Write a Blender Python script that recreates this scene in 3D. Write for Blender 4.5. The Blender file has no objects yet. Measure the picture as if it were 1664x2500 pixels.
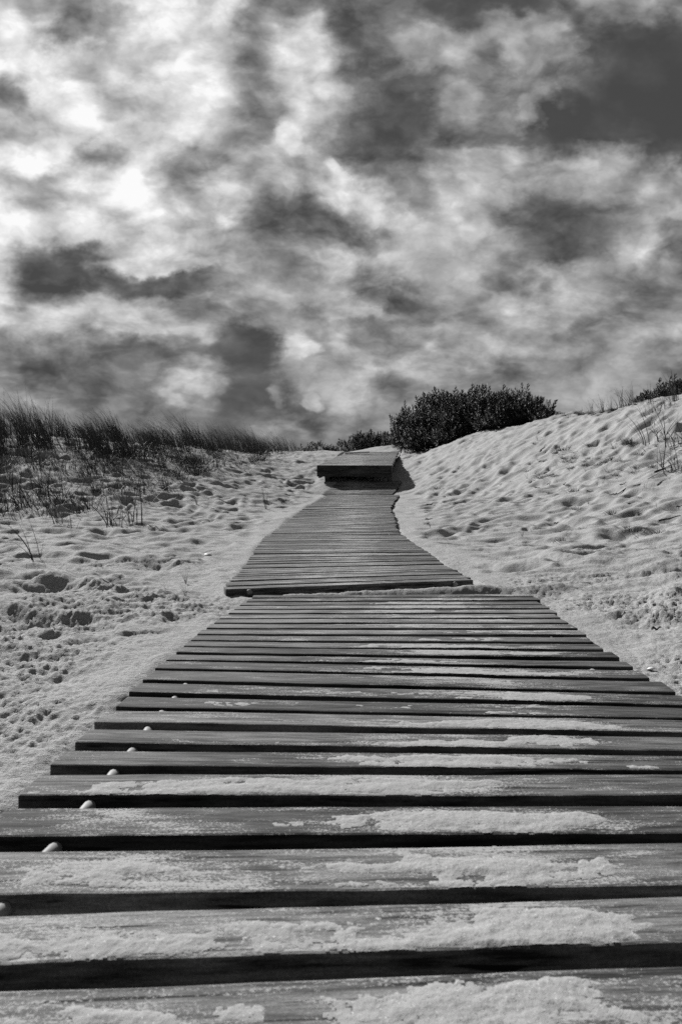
import bpy, bmesh, math, random
import numpy as np
from mathutils import Vector, Matrix, Euler

random.seed(7)
RNG = np.random.default_rng(11)
sc = bpy.context.scene
COL = sc.collection
R = math.radians

# ------------------------------------------------------------------ camera
H = 0.42                      # eye height over the near boards
F = 1667.0                    # focal length, in pixels of the 1664 x 2500 photograph
HZ = 1208.0                   # row of the eye level
cam = bpy.data.cameras.new('camera')
cam.sensor_fit = 'VERTICAL'
cam.sensor_height = 36.0
cam.sensor_width = 24.0
cam.lens = 24.0
cam.shift_y = -0.0168
cam.clip_start = 0.02
cam.clip_end = 2000
cam.dof.use_dof = True
cam.dof.focus_distance = 2.4
cam.dof.aperture_fstop = 10.0
camo = bpy.data.objects.new('camera', cam)
camo.location = (0, 0, H)
camo.rotation_euler = (R(90), 0, 0)
COL.objects.link(camo)
sc.camera = camo

# ------------------------------------------------------------------ exposure
sc.view_settings.view_transform = 'Standard'
sc.view_settings.look = 'None'
sc.view_settings.gamma = 1.0
sc.view_settings.use_curve_mapping = False
EXPO = 0.40
sc.view_settings.exposure = EXPO
sc.render.engine = 'CYCLES'
sc.cycles.use_denoising = False
sc.cycles.max_bounces = 5
sc.cycles.diffuse_bounces = 3
sc.cycles.transparent_max_bounces = 4

# ------------------------------------------------------------------ sun
SUN_AZ, SUN_EL = R(-37), R(32)      # azimuth measured from straight ahead, negative to the left
sdir = Vector((math.sin(SUN_AZ) * math.cos(SUN_EL), math.cos(SUN_AZ) * math.cos(SUN_EL), math.sin(SUN_EL)))
sun = bpy.data.lights.new('sun', 'SUN')
sun.energy = 4.6
sun.angle = R(0.5)
sun.color = (1.0, 0.995, 0.985)
suno = bpy.data.objects.new('sun', sun)
suno.rotation_euler = (-sdir).to_track_quat('-Z', 'Y').to_euler()
suno.location = sdir * 50
COL.objects.link(suno)

# ------------------------------------------------------------------ node helper
class NT:
    def __init__(self, tree):
        self.t = tree
    def n(self, kind, **kw):
        nd = self.t.nodes.new(kind)
        for k, v in kw.items():
            setattr(nd, k, v)
        return nd
    def put(self, sock, v):
        if isinstance(v, bpy.types.NodeSocket):
            self.t.links.new(v, sock)
        elif v is not None:
            sock.default_value = v
    def m(self, op, a, b=None, c=None, clamp=False):
        nd = self.n('ShaderNodeMath', operation=op, use_clamp=clamp)
        self.put(nd.inputs[0], a)
        if b is not None: self.put(nd.inputs[1], b)
        if c is not None: self.put(nd.inputs[2], c)
        return nd.outputs[0]
    def vm(self, op, a, b=None, scale=None):
        nd = self.n('ShaderNodeVectorMath', operation=op)
        self.put(nd.inputs[0], a)
        if b is not None: self.put(nd.inputs[1], b)
        if scale is not None: self.put(nd.inputs[3], scale)
        return nd.outputs[0]
    def comb(self, x, y, z):
        nd = self.n('ShaderNodeCombineXYZ')
        for i, v in enumerate((x, y, z)): self.put(nd.inputs[i], v)
        return nd.outputs[0]
    def sep(self, v):
        nd = self.n('ShaderNodeSeparateXYZ'); self.put(nd.inputs[0], v)
        return nd.outputs
    def noise(self, vec, scale, detail=4.0, rough=0.55, dist=0.0, dim='3D', lac=2.0):
        nd = self.n('ShaderNodeTexNoise', noise_dimensions=dim)
        self.put(nd.inputs['Vector'], vec)
        nd.inputs['Scale'].default_value = scale
        nd.inputs['Detail'].default_value = detail
        nd.inputs['Roughness'].default_value = rough
        nd.inputs['Lacunarity'].default_value = lac
        nd.inputs['Distortion'].default_value = dist
        return nd.outputs
    def rng(self, v, a, b, c=0.0, d=1.0, kind='LINEAR'):
        nd = self.n('ShaderNodeMapRange', interpolation_type=kind)
        nd.clamp = True
        self.put(nd.inputs[0], v)
        for i, q in enumerate((a, b, c, d)): self.put(nd.inputs[1 + i], q)
        return nd.outputs[0]
    def mix(self, f, a, b):
        nd = self.n('ShaderNodeMix', data_type='FLOAT')
        self.put(nd.inputs[0], f); self.put(nd.inputs[2], a); self.put(nd.inputs[3], b)
        return nd.outputs[0]

# ------------------------------------------------------------------ sky
world = bpy.data.worlds.new('World')
sc.world = world
world.use_nodes = True
wt = world.node_tree
wt.nodes.clear()
W = NT(wt)
tc = W.n('ShaderNodeTexCoord')
gen = tc.outputs['Generated']
dx, dy, dz = W.sep(gen)
sky = W.n('ShaderNodeTexSky', sky_type='NISHITA')
sky.sun_disc = False
sky.sun_elevation = SUN_EL
sky.sun_rotation = SUN_AZ
sky.altitude = 10
sky.dust_density = 0.6
sky.ozone_density = 1.0
W.put(sky.inputs[0], gen) if sky.inputs else None
bw = W.n('ShaderNodeRGBToBW')
W.put(bw.inputs[0], sky.outputs[0])
clear = W.m('MULTIPLY', bw.outputs[0], 0.19)         # dark, as through a red filter

# cloud sheet coordinates: a flat layer far overhead, so that it foreshortens towards the horizon
zz = W.m('ADD', W.m('MAXIMUM', dz, 0.0), 0.16)
plane = W.comb(W.m('DIVIDE', dx, zz), W.m('DIVIDE', dy, zz), 0.3)
# direction on a plane in front of the viewer's world +Y (world fixed)
yy = W.m('MAXIMUM', dy, 0.12)
U = W.m('DIVIDE', dx, yy)
V = W.m('DIVIDE', dz, yy)
# billows push the cloud masses about
w1 = W.noise(plane, 1.5, 3.0, 0.5)[1]
w2 = W.noise(W.comb(W.m('MULTIPLY', U, 1.0), W.m('MULTIPLY', V, 1.5), 4.1), 8.0, 6.0, 0.52)[1]
w1x, w1y, _ = W.sep(w1)
w2x, w2y, _ = W.sep(w2)
w3x, w3y, _ = W.sep(W.noise(W.comb(U, W.m('MULTIPLY', V, 1.3), 2.2), 19.0, 5.0, 0.55)[1])
def c5(s): return W.m('SUBTRACT', s, 0.5)
Uw = W.m('ADD', W.m('ADD', U, W.m('MULTIPLY', c5(w3x), 0.075)), W.m('ADD', W.m('MULTIPLY', c5(w1x), 0.015), W.m('MULTIPLY', c5(w2x), 0.085)))
Vw = W.m('ADD', W.m('ADD', V, W.m('MULTIPLY', c5(w3y), 0.06)), W.m('ADD', W.m('MULTIPLY', c5(w1y), 0.01), W.m('MULTIPLY', c5(w2y), 0.06)))
fx = W.m('ADD', W.m('MULTIPLY', Uw, 1667.0 / 1664.0), 0.5)
fy = W.m('SUBTRACT', 1208.0, W.m('MULTIPLY', Vw, 1667.0))
ROWS = [
 (-400, [215,210,205,200,190,180,160,140,120,110,100,95,90,85,85,85,85,85,88,90,92,92,92,92,92]),
 (-150, [210,205,190,180,200,210,200,170,180,150,140,120,110,110,105,95,90,85,85,90,110,130,130,130,120]),
 (0,   [205,195,160,140,205,232,222,175,238,148,150,140,112,130,115,88,78,80,80,86,108,168,155,165,120]),
 (40,  [225,240,185,145,150,218,228,188,242,158,168,205,105,125,130,110,105,90,150,150,100,150,135,125,130]),
 (80,  [238,222,125,130,150,200,216,200,205,143,212,222,102,112,150,168,165,138,150,178,108,110,88,75,85]),
 (130, [238,252,240,205,200,200,190,212,190,138,205,208,115,110,162,172,165,108,112,135,162,93,74,72,74]),
 (180, [252,250,238,180,225,190,238,226,188,148,212,192,130,130,108,112,130,110,152,112,112,105,78,76,72]),
 (230, [150,238,250,242,175,190,232,236,178,136,205,206,150,165,100,108,162,132,128,168,84,88,72,72,72]),
 (280, [180,215,238,248,180,188,228,216,185,125,202,192,155,130,88,98,155,130,108,150,76,74,72,72,72]),
 (330, [218,232,252,242,232,205,232,200,158,165,248,195,120,103,92,98,110,100,95,84,76,82,84,72,72]),
 (380, [238,248,248,150,165,242,198,138,140,205,185,158,110,98,108,130,178,178,170,120,155,150,172,110,78]),
 (430, [200,180,165,232,222,238,168,148,200,165,190,195,190,122,118,140,175,192,180,170,152,176,165,150,150]),
 (480, [248,190,182,195,228,248,200,185,198,148,165,118,215,200,150,160,196,216,178,100,128,166,170,155,150]),
 (530, [242,238,238,248,188,228,216,200,215,128,106,110,130,192,216,216,200,208,128,95,100,108,140,168,170]),
 (580, [238,215,205,228,212,178,200,170,148,116,112,172,112,130,190,200,200,165,122,106,118,150,152,176,115]),
 (625, [215,140,105,112,195,210,218,190,160,150,130,160,190,192,205,195,190,175,125,102,120,165,192,172,108]),
 (670, [205,112,98,94,175,125,100,108,138,165,152,148,165,125,180,192,186,175,115,170,180,172,150,138,102]),
 (715, [222,140,142,192,200,120,108,145,160,200,190,150,185,112,108,150,166,150,170,140,175,166,160,140,118]),
 (760, [228,165,216,222,216,212,180,135,150,170,160,125,185,150,115,135,160,172,192,140,182,155,150,148,125]),
 (805, [150,185,205,185,205,200,175,160,130,125,165,172,168,143,140,136,178,148,170,175,140,128,130,168,160]),
 (850, [125,142,150,125,112,104,104,108,98,90,190,150,182,150,143,178,180,190,178,150,165,130,150,143,133]),
 (900, [115,98,104,108,102,104,125,185,125,92,145,172,176,170,175,155,165,130,124,148,125,150,166,150,145]),
 (950, [138,108,108,108,120,135,182,140,98,92,98,160,178,150,110,138,144,140,150,160,165,182,165,155,150]),
 (1000,[145,130,110,123,130,125,125,120,90,110,135,108,185,180,140,150,155,160,160,165,165,165,160,150,150]),
 (1050,[145,135,130,125,120,122,140,140,95,122,130,122,160,145,150,155,160,160,160,160,160,160,155,150,150]),
 (1208,[150,145,140,140,135,135,135,135,130,135,140,150,160,160,160,160,160,160,160,160,160,160,155,150,150]),
]
val = None
prev = None
for yrow, vals in ROWS:
    cr = W.n('ShaderNodeValToRGB')
    cr.color_ramp.interpolation = 'CARDINAL'
    el = cr.color_ramp.elements
    n = len(vals)
    for i, v in enumerate(vals):
        p = i / (n - 1)
        if i == 0: e = el[0]; e.position = 0.0
        elif i == n - 1: e = el[len(el) - 1]; e.position = 1.0
        else: e = el.new(p)
        g = v / 255.0
        e.color = (g, g, g, 1)
    W.put(cr.inputs[0], fx)
    v = cr.outputs[0]
    # B-splines flatten peaks: the contrast goes back in below
    if val is None: val = v
    else:
        f = W.rng(fy, prev, yrow, 0.0, 1.0, 'SMOOTHSTEP')
        val = W.mix(f, val, v)
    prev = yrow
val = W.m('ADD', W.m('MULTIPLY', W.m('SUBTRACT', val, 0.57), 0.93), 0.57)
# single banks, bases and lit heads: centre, half sizes, turn, tone, strength, softness of the edge
BANKS = [
 (150,655,135,42,0,.38,.85,.7),(340,700,200,32,0,.37,.9,.7),(385,645,165,20,-2,.86,.8,.5),(110,560,150,22,0,.90,.5,.9),
 (300,740,220,24,0,.78,.55,.9),(470,745,90,20,0,.52,.6,.8),
 (260,900,340,80,5,.43,.6,.8),(590,850,95,58,20,.35,.85,.5),(620,975,85,55,10,.34,.8,.6),(705,1030,90,36,20,.43,.8,.5),
 (480,930,78,34,5,.76,.75,.8),(420,965,50,16,20,.80,.6,.6),(725,848,42,20,10,.82,.75,.5),(765,985,26,24,30,.78,.7,.5),(680,965,22,28,0,.72,.5,.7),
 (930,835,165,52,-20,.53,.9,.45),(800,905,110,36,-8,.70,.55,.8),(945,725,85,24,14,.43,.8,.7),(870,768,135,16,0,.78,.6,.6),
 (1235,688,62,18,6,.43,.75,.6),(1370,560,135,72,14,.375,.85,.7),(1240,738,85,24,2,.76,.65,.7),(1640,690,140,62,-8,.42,.8,.8),(1560,590,60,30,0,.70,.5,.9),
 (740,545,175,48,20,.41,.8,.8),(945,290,112,135,-20,.36,.8,.8),(1015,475,95,34,40,.50,.7,.8),(695,325,30,50,-25,.97,.8,.6),(815,420,48,18,50,.88,.8,.7),
 (905,505,125,24,28,.84,.65,.8),(615,210,44,125,-12,.56,.75,.8),(470,400,66,52,-25,.55,.75,.8),(195,52,68,40,5,.45,.75,.6),(15,248,55,30,20,.48,.7,.8),
 (1280,130,62,48,-10,.69,.75,.5),(1292,262,28,46,-15,.70,.7,.5),(1115,235,56,46,0,.63,.75,.5),(1065,112,130,46,0,.66,.7,.7),(1410,395,165,18,-3,.68,.7,.6),(1190,375,60,16,6,.70,.6,.6),
 (1500,455,190,34,0,.64,.5,.9),(1400,945,100,30,-15,.70,.6,.8),(1420,822,175,22,3,.50,.65,.8),(1180,880,150,22,-6,.52,.5,.9),(1080,800,110,18,-8,.72,.6,.7),(975,950,78,34,0,.46,.75,.7),
 (50,975,150,34,14,.55,.7,.7),(60,770,120,24,4,.84,.6,.8),(620,720,120,16,0,.74,.6,.8),(700,640,60,22,10,.55,.5,.8),(560,590,120,20,-10,.66,.4,.9),
]
Us = W.m('ADD', U, W.m('ADD', W.m('MULTIPLY', c5(w3x), 0.060), W.m('MULTIPLY', c5(w2x), 0.045)))
Vs = W.m('ADD', V, W.m('ADD', W.m('MULTIPLY', c5(w3y), 0.040), W.m('MULTIPLY', c5(w2y), 0.030)))
pos = W.comb(W.m('MULTIPLY_ADD', Us, 1667.0, 832.0), W.m('SUBTRACT', 1208.0, W.m('MULTIPLY', Vs, 1667.0)), 0.0)
for (bx, by, rx_, ry_, rot_, tone_, wgt_, soft_) in BANKS:
    mp = W.n('ShaderNodeMapping', vector_type='TEXTURE')
    W.put(mp.inputs[0], pos)
    mp.inputs['Location'].default_value = (bx, by, 0)
    mp.inputs['Rotation'].default_value = (0, 0, R(rot_))
    mp.inputs['Scale'].default_value = (rx_ * 1.25, ry_ * 1.25, 1)
    ln = W.n('ShaderNodeVectorMath', operation='LENGTH')
    W.put(ln.inputs[0], mp.outputs[0])
    val = W.mix(W.rng(ln.outputs['Value'], 1.0 - soft_, 1.0, wgt_, 0.0, 'SMOOTHSTEP'), val, tone_)
# texture inside the clouds
wv = W.vm('ADD', W.comb(U, W.m('MULTIPLY', V, 1.45), 9.0), W.vm('SCALE', w2, scale=0.05))
d1 = W.noise(wv, 6.0, 3.0, 0.5)[0]
def billow(sc_, dt):
    v_ = W.n('ShaderNodeTexVoronoi', feature='F1')
    v_.inputs['Scale'].default_value = sc_
    v_.inputs['Detail'].default_value = dt
    v_.inputs['Roughness'].default_value = 0.55
    W.put(v_.inputs['Vector'], W.vm('ADD', wv, W.vm('SCALE', W.noise(wv, 18.0, 4.0, 0.6)[1], scale=0.06)))
    return v_.outputs[0]
b1 = billow(11.0, 3.0)
d2 = W.noise(wv, 22.0, 6.0, 0.52)[0]
det = W.m('ADD', W.m('ADD', W.m('MULTIPLY', c5(d1), 0.20), W.m('MULTIPLY', c5(d2), 0.22)), W.m('MULTIPLY', W.m('SUBTRACT', 0.97, b1), 0.20))
z2 = W.m('ADD', W.m('MAXIMUM', dz, 0.0), 0.34)
plane2 = W.comb(W.m('DIVIDE', dx, z2), W.m('DIVIDE', dy, z2), 1.7)
pw = W.vm('ADD', plane2, W.vm('SCALE', W.noise(plane2, 4.0, 4.0, 0.55)[1], scale=0.20))
# sides of the billows that face the sun are brighter: density here less density a step towards the sun
sx_, sy_ = math.sin(SUN_AZ) * 0.045, math.cos(SUN_AZ) * 0.045 - 0.015
nA = W.noise(pw, 3.6, 6.0, 0.50)[0]
nB = W.noise(W.vm('ADD', pw, (sx_, sy_, 0.0)), 3.6, 6.0, 0.50)[0]
cr1 = W.m('MULTIPLY', W.m('SUBTRACT', nA, nB), W.rng(nA, 0.38, 0.56, 2.0, 9.0, 'SMOOTHSTEP'))
cr1 = W.m('MAXIMUM', W.m('MINIMUM', cr1, 0.9), -0.9)
cr2 = W.rng(W.noise(pw, 19.0, 6.0, 0.58)[0], 0.42, 0.60, -0.5, 0.5, 'SMOOTHSTEP')
lay = W.m('ADD', W.m('MULTIPLY', cr1, 0.17), W.m('MULTIPLY', cr2, 0.03))
det = W.m('ADD', det, W.m('MULTIPLY', lay, W.rng(V, 0.03, 0.35, 0.45, 1.0)))
amp = W.rng(val, 0.30, 0.45, 0.12, 1.0, 'SMOOTHSTEP')
val = W.m('ADD', val, W.m('MULTIPLY', det, amp))
# elsewhere in the dome: broken cloud
ge = W.noise(plane, 1.3, 7.0, 0.55, 0.3)[0]
gen_v = W.rng(ge, 0.46, 0.72, 0.24, 0.50, 'SMOOTHSTEP')
front = W.rng(dy, 0.25, 0.62, 0.0, 1.0, 'SMOOTHSTEP')
val = W.mix(front, gen_v, val)
val = W.m('MINIMUM', W.m('MAXIMUM', val, 0.0), 0.985)
lin = W.m('POWER', W.m('MAXIMUM', val, 0.30), 2.25)
gapm = W.m('MULTIPLY', W.rng(U, 0.14, 0.24, 0.0, 1.0), W.rng(V, 0.40, 0.50, 0.0, 1.0))
cover = W.m('MAXIMUM', W.rng(val, 0.25, 0.32, 0.0, 1.0, 'SMOOTHSTEP'), W.m('SUBTRACT', 1.0, gapm))
STR = 0.1
k = 2.0 ** EXPO
out = W.mix(cover, clear, W.m('DIVIDE', lin, STR * k))
below = W.rng(dz, -0.02, 0.0, 0.0, 1.0)
out = W.mix(below, 0.8, out)
bg = W.n('ShaderNodeBackground')
cc = W.n('ShaderNodeCombineColor')
for i in range(3): W.put(cc.inputs[i], out)
W.put(bg.inputs[0], cc.outputs[0])
bg.inputs[1].default_value = STR
wo = W.n('ShaderNodeOutputWorld')
W.put(wo.inputs[0], bg.outputs[0])
world.cycles.sampling_method = 'MANUAL'
world.cycles.sample_map_resolution = 512

# ------------------------------------------------------------------ numeric noise
_perm = RNG.permutation(512)
_perm = np.concatenate([_perm, _perm])
_ang = RNG.random(512) * 2 * np.pi
_gx, _gy = np.cos(_ang), np.sin(_ang)
def perlin(x, y, seed=0):
    x = np.asarray(x, float) + seed * 17.13; y = np.asarray(y, float) + seed * 5.71
    xi = np.floor(x).astype(np.int64); yi = np.floor(y).astype(np.int64)
    xf = x - xi; yf = y - yi
    u = xf * xf * xf * (xf * (xf * 6 - 15) + 10); v = yf * yf * yf * (yf * (yf * 6 - 15) + 10)
    def g(ix, iy, fx_, fy_):
        h = _perm[(_perm[ix & 511] + iy) & 511]
        return _gx[h] * fx_ + _gy[h] * fy_
    a = g(xi, yi, xf, yf); b = g(xi + 1, yi, xf - 1, yf)
    c = g(xi, yi + 1, xf, yf - 1); d = g(xi + 1, yi + 1, xf - 1, yf - 1)
    return ((a + (b - a) * u) + ((c + (d - c) * u) - (a + (b - a) * u)) * v) * 1.5
def sstep(a, b, x):
    t = np.clip((x - a) / (b - a), 0, 1)
    return t * t * (3 - 2 * t)

# ------------------------------------------------------------------ where the boardwalk runs
# rows: distance, middle, z at the left end, z at the right end, turn in degrees
SEC2 = np.array([(3.05, .067, .022, .020, 16.5), (3.8, .035, .014, .014, 11), (4.4, .01, .033, .034, 7), (5.1, -.03, .056, .056, 5), (5.72, -.05, .074, .078, 6)])
SEC3 = np.array([(6.02, -.05, .064, .070, 10), (6.7, -.02, .10, .128, 8), (7.4, .0, .138, .188, 5), (8.05, .02, .17, .218, 4), (8.7, .06, .206, .237, 3), (9.4, .13, .27, .288, 2), (10.2, .25, .345, .355, 1), (10.95, .37, .412, .418, 1)])
SEC4 = np.array([(11.45, .285, .425, .43, 0), (11.95, .41, .54, .55, 0), (12.42, .53, .66, .67, 0)])
PATH = [(-3, .12, 0), (0, .12, 0), (1.0, .12, 0), (1.7, .125, 0), (2.3, .17, 0), (2.8, .22, 0), (3.1, .1, .015)] + \
       [(r[0], r[1], .5 * (r[2] + r[3])) for r in np.vstack([SEC2[1:], SEC3, SEC4])]
PATH = np.array(PATH)
PATH = PATH[np.argsort(PATH[:, 0])]
DECK_Y0, DECK_Y1 = 12.38, 18.7
def deck_x(y): return .25 + (y - DECK_Y0) * (.63 / 6.25)
def deck_z(y): return .955 + (y - DECK_Y0) * (.635 / 6.25)

# ------------------------------------------------------------------ the lie of the land
CP = [(-6,-2,.05),(-3,-2,.02),(0,-3,-.02),(3,-2,.02),(6,-2,.1),(-7,1.5,.15),(7,1.5,.5),
 (-2,0,0),(-2,1.5,.0),(-2,3,.02),(-1,2,-.01),(-1,1,-.02),(-4,2,.04),(-4,4,.08),(2,1,.02),(1.5,2,.0),(3,1.5,.08),(3,3,.14),(1.6,3.2,.03),(5,3,.35),(5,5,.8),
 (-1,4.4,.03),(1,4.4,.03),(-1,6,.07),(1,6,.07),(-1,7.4,.14),(1,7.4,.17),(-.9,8.7,.22),(1.1,8.7,.24),(-.5,10.3,.38),(1.3,10.3,.40),(-.5,11.4,.47),(1.35,11.4,.53),
 (-3,5.5,.09),(-2,5.5,.08),(-2.5,8,.27),(-4,7.5,.33),(-5.5,6,.2),(-3.2,10,.74),(-4.5,9,.72),(-1.5,11,.58),(-2,9.4,.42),(-7,8.5,.8),
 (-5.5,11,1.33),(-7.5,10.5,1.36),(-4.5,12,1.38),(-3.76,13,1.38),(-3,15,1.46),(-1.5,19,1.62),(-1.53,14,1.02),(-1.3,16.5,1.34),(-2.4,12.5,.98),
 (-6,14,1.34),(-4,17.5,1.5),(-8,20,1.3),(-2,24,1.66),(-.4,21,1.66),(.4,21,1.76),(1.1,21,1.90),(0,24,1.75),(2,24,2.05),
 (4.5,9,1.65),(4.4,11,1.81),(4.04,13,1.90),(3.05,16,1.84),(1.5,19,1.62),(2.2,10,.55),(1.3,12.0,.64),(2.95,10.5,1.0),(3.5,7,.68),(2.2,6.5,.25),(3.2,5,.3),(1.85,5.4,.1),
 (2.2,13,1.12),(1.9,15,1.33),(2.9,13.5,1.50),(3.6,11,1.45),(3.3,8.5,.86),
 (5.5,7,1.42),(6.5,9,1.95),(7,5,1.2),(5.4,12,1.97),(5,16,1.95),(3,20,1.86),(7,20,2.1),(9,12,2.1),
 (-.62,12.4,.63),(-.5,14,.98),(-.35,15.5,1.2),(0,17,1.42),(.15,18.6,1.60),(.3,12.6,.70),(.5,15,1.0),(.8,17,1.36),(.95,19.3,1.60),
 (1.32,12.6,.66),(1.42,14,.90),(1.55,15.5,1.15),(1.7,17,1.40),(1.75,18.6,1.58)]
CP = np.array(CP, float)
def _tps(r2): return np.where(r2 > 1e-9, 0.5 * r2 * np.log(np.maximum(r2, 1e-9)), 0.0)
_n = len(CP)
_K = _tps(((CP[:, None, :2] - CP[None, :, :2]) ** 2).sum(-1)) + np.eye(_n) * 0.02
_P = np.c_[np.ones(_n), CP[:, :2]]
_A = np.block([[_K, _P], [_P.T, np.zeros((3, 3))]])
_w = np.linalg.solve(_A, np.r_[CP[:, 2], 0, 0, 0])
def base_h(x, y):
    x = np.asarray(x, float); y = np.asarray(y, float)
    xc = np.clip(x, -9, 9); yc = np.clip(y, -3, 24)
    z = _w[_n] + _w[_n + 1] * xc + _w[_n + 2] * yc
    for i in range(_n):
        z = z + _w[i] * _tps((xc - CP[i, 0]) ** 2 + (yc - CP[i, 1]) ** 2)
    return z
# a lattice of it, for speed
_bx = np.linspace(-9, 9, 361); _by = np.linspace(-3, 24, 541)
_BG = base_h(*np.meshgrid(_bx, _by))
def base_fast(x, y):
    fx_ = (np.clip(x, -9, 8.999) + 9) / 18 * 360; fy_ = (np.clip(y, -3, 23.999) + 3) / 27 * 540
    i = np.floor(fx_).astype(int); j = np.floor(fy_).astype(int); a = fx_ - i; b = fy_ - j
    return (_BG[j, i] * (1 - a) + _BG[j, i + 1] * a) * (1 - b) + (_BG[j + 1, i] * (1 - a) + _BG[j + 1, i + 1] * a) * b

# scuffs and old footprints: x, y, half length, half width, turn, depth
POCK = []
for _ in range(2300):
    yy_ = random.uniform(1.2, 17) ** 1.0
    xx_ = random.uniform(-1.0, 1.0) * (2 + yy_ * .55)
    L = random.choice((random.uniform(.05, .11), random.uniform(.08, .17), random.uniform(.13, .25)))
    POCK.append((xx_, yy_, L, L * random.uniform(.45, .9), random.uniform(0, 3.14), random.uniform(.08, .20) * L * (.55 if yy_ < 3.2 else 1)))
PRINTS = [(-.96,2.02,.15,.06,.5,.045),(-.84,2.30,.10,.05,.3,.025),(-.74,2.02,.09,.05,.9,.04),(-.93,3.0,.18,.045,.25,.04),(-1.55,3.9,.2,.06,.3,.04),
          (-1.9,3.1,.13,.05,.2,.035),(-1.35,1.6,.14,.07,.4,.03),(-.95,4.4,.14,.06,.1,.04),(-.72,4.55,.12,.05,.3,.035),(1.35,2.6,.2,.09,.6,.05),(1.9,4.3,.22,.1,.2,.05),
          (2.3,3.4,.2,.09,-.3,.04),(2.6,4.6,.2,.09,.5,.045),(1.15,4.6,.18,.08,.1,.03)]
def pocks(x, y, z, lst, edge=1.0, rim=.25):
    """x, y, z are 2-D and ordered by row; stamps each dent"""
    rows = y[:, 0]
    for (px, py, a, b, t, d) in lst:
        r = a * 1.9
        j0 = np.searchsorted(rows, py - r); j1 = np.searchsorted(rows, py + r)
        if j1 <= j0: continue
        row = x[(j0 + j1) // 2]
        i0 = np.searchsorted(row, px - r * 1.3); i1 = np.searchsorted(row, px + r * 1.3)
        if i1 <= i0: continue
        X = x[j0:j1, i0:i1] - px; Y = y[j0:j1, i0:i1] - py
        c, s = math.cos(t), math.sin(t)
        q = np.sqrt(((X * c + Y * s) / a) ** 2 + ((-X * s + Y * c) / b) ** 2)
        prof = -sstep(1.0, 1.0 - edge, q) + rim * np.exp(-((q - 1.15) / .28) ** 2)
        z[j0:j1, i0:i1] += d * prof
    return z

SWELL = [(-1.15,1.75,.32,.20,.065),(-.80,1.42,.16,.16,.030),(-1.5,2.5,.4,.22,.055),(-.95,2.5,.35,.25,.025),(-2.2,3.4,.6,.3,.06),(-1.7,4.3,.5,.25,.045),(-1.2,5.3,.6,.3,.04),(-.7,1.16,.14,.1,-.03),
         (1.65,2.75,.35,.22,.07),(.98,2.25,.14,.14,-.035),(1.25,3.1,.25,.2,-.02),(2.1,3.7,.5,.3,.07),(1.3,4.0,.3,.22,.04),(2.8,4.9,.6,.35,.06),(1.9,5.2,.4,.25,.04)]
def path_at(y):
    return np.interp(y, PATH[:, 0], PATH[:, 1]), np.interp(y, PATH[:, 0], PATH[:, 2])

def shape(x, y, z):
    """boardwalk bed and deck bed cut into the dunes"""
    xc, zc = path_at(y)
    dist = np.abs(x - xc)
    on = sstep(12.75, 12.4, y)
    w = sstep(1.15, .62, dist) * on
    lap = perlin(x * 2.2, y * 1.6, 5) * .016 + perlin(x * 7, y * 5, 6) * .006
    edge = zc - .018 + lap + sstep(6, 9, y) * .012 * (x < xc)
    z = z * (1 - w) + edge * w
    brk_ = np.exp(-((y - 2.955 - .20 * (x - .25)) / .075) ** 2) * sstep(-.55, -.2, x)
    z = z + brk_ * .017
    inside = sstep(.62, .50, dist) * sstep(12.7, 12.5, y) * (1 - brk_)
    z = z - inside * (.042 - lap * .4)
    dxx = np.abs(x - deck_x(y))
    ind = sstep(.80, .62, dxx) * sstep(DECK_Y0 + .15, DECK_Y0 + .45, y) * sstep(DECK_Y1 + .5, DECK_Y1, y)
    z = np.where(ind > 0, z * (1 - ind) + np.minimum(z, deck_z(y) - .17) * ind, z)
    return z

def ground_h(x, y, rough=True):
    x = np.atleast_1d(np.asarray(x, float)); y = np.atleast_1d(np.asarray(y, float))
    z = base_fast(x, y)
    if rough:
        side = sstep(.55, 1.2, np.abs(x - path_at(y)[0]))
        far = .75 + .55 * sstep(3, 9, y)
        wx = x + .12 * perlin(x * 1.4, y * 1.4, 3); wy = y + .12 * perlin(x * 1.4, y * 1.4, 4)
        n = perlin(wx * 1.7, wy * 2.6, 1) * .030 + np.abs(perlin(wx * 3.6, wy * 5.6, 2)) * -.034 + perlin(wx * 8, wy * 12, 7) * .0125
        z = z + n * far * (.35 + .65 * side)
        z = z + .05 * perlin(x * .9, y * 1.1, 9) * sstep(2.5, 6, np.abs(x - path_at(y)[0]))
    for (gx, gy, sx, sy, hh) in SWELL:
        z = z + hh * np.exp(-((x - gx) / sx) ** 2 - ((y - gy) / sy) ** 2)
    return shape(x, y, z)

def hit(px, py, dmin=.5, dmax=40):
    """where the line of sight through a spot of the photograph meets the sand"""
    u = (px - 832) / F; v = (HZ - py) / F
    d = np.exp(np.linspace(math.log(dmin), math.log(dmax), 1500))
    g = ground_h(u * d, d, False)
    under = np.where(H + v * d < g)[0]
    k_ = under[0] if len(under) else len(d) - 1
    dd = float(d[k_])
    return u * dd, dd

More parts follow.
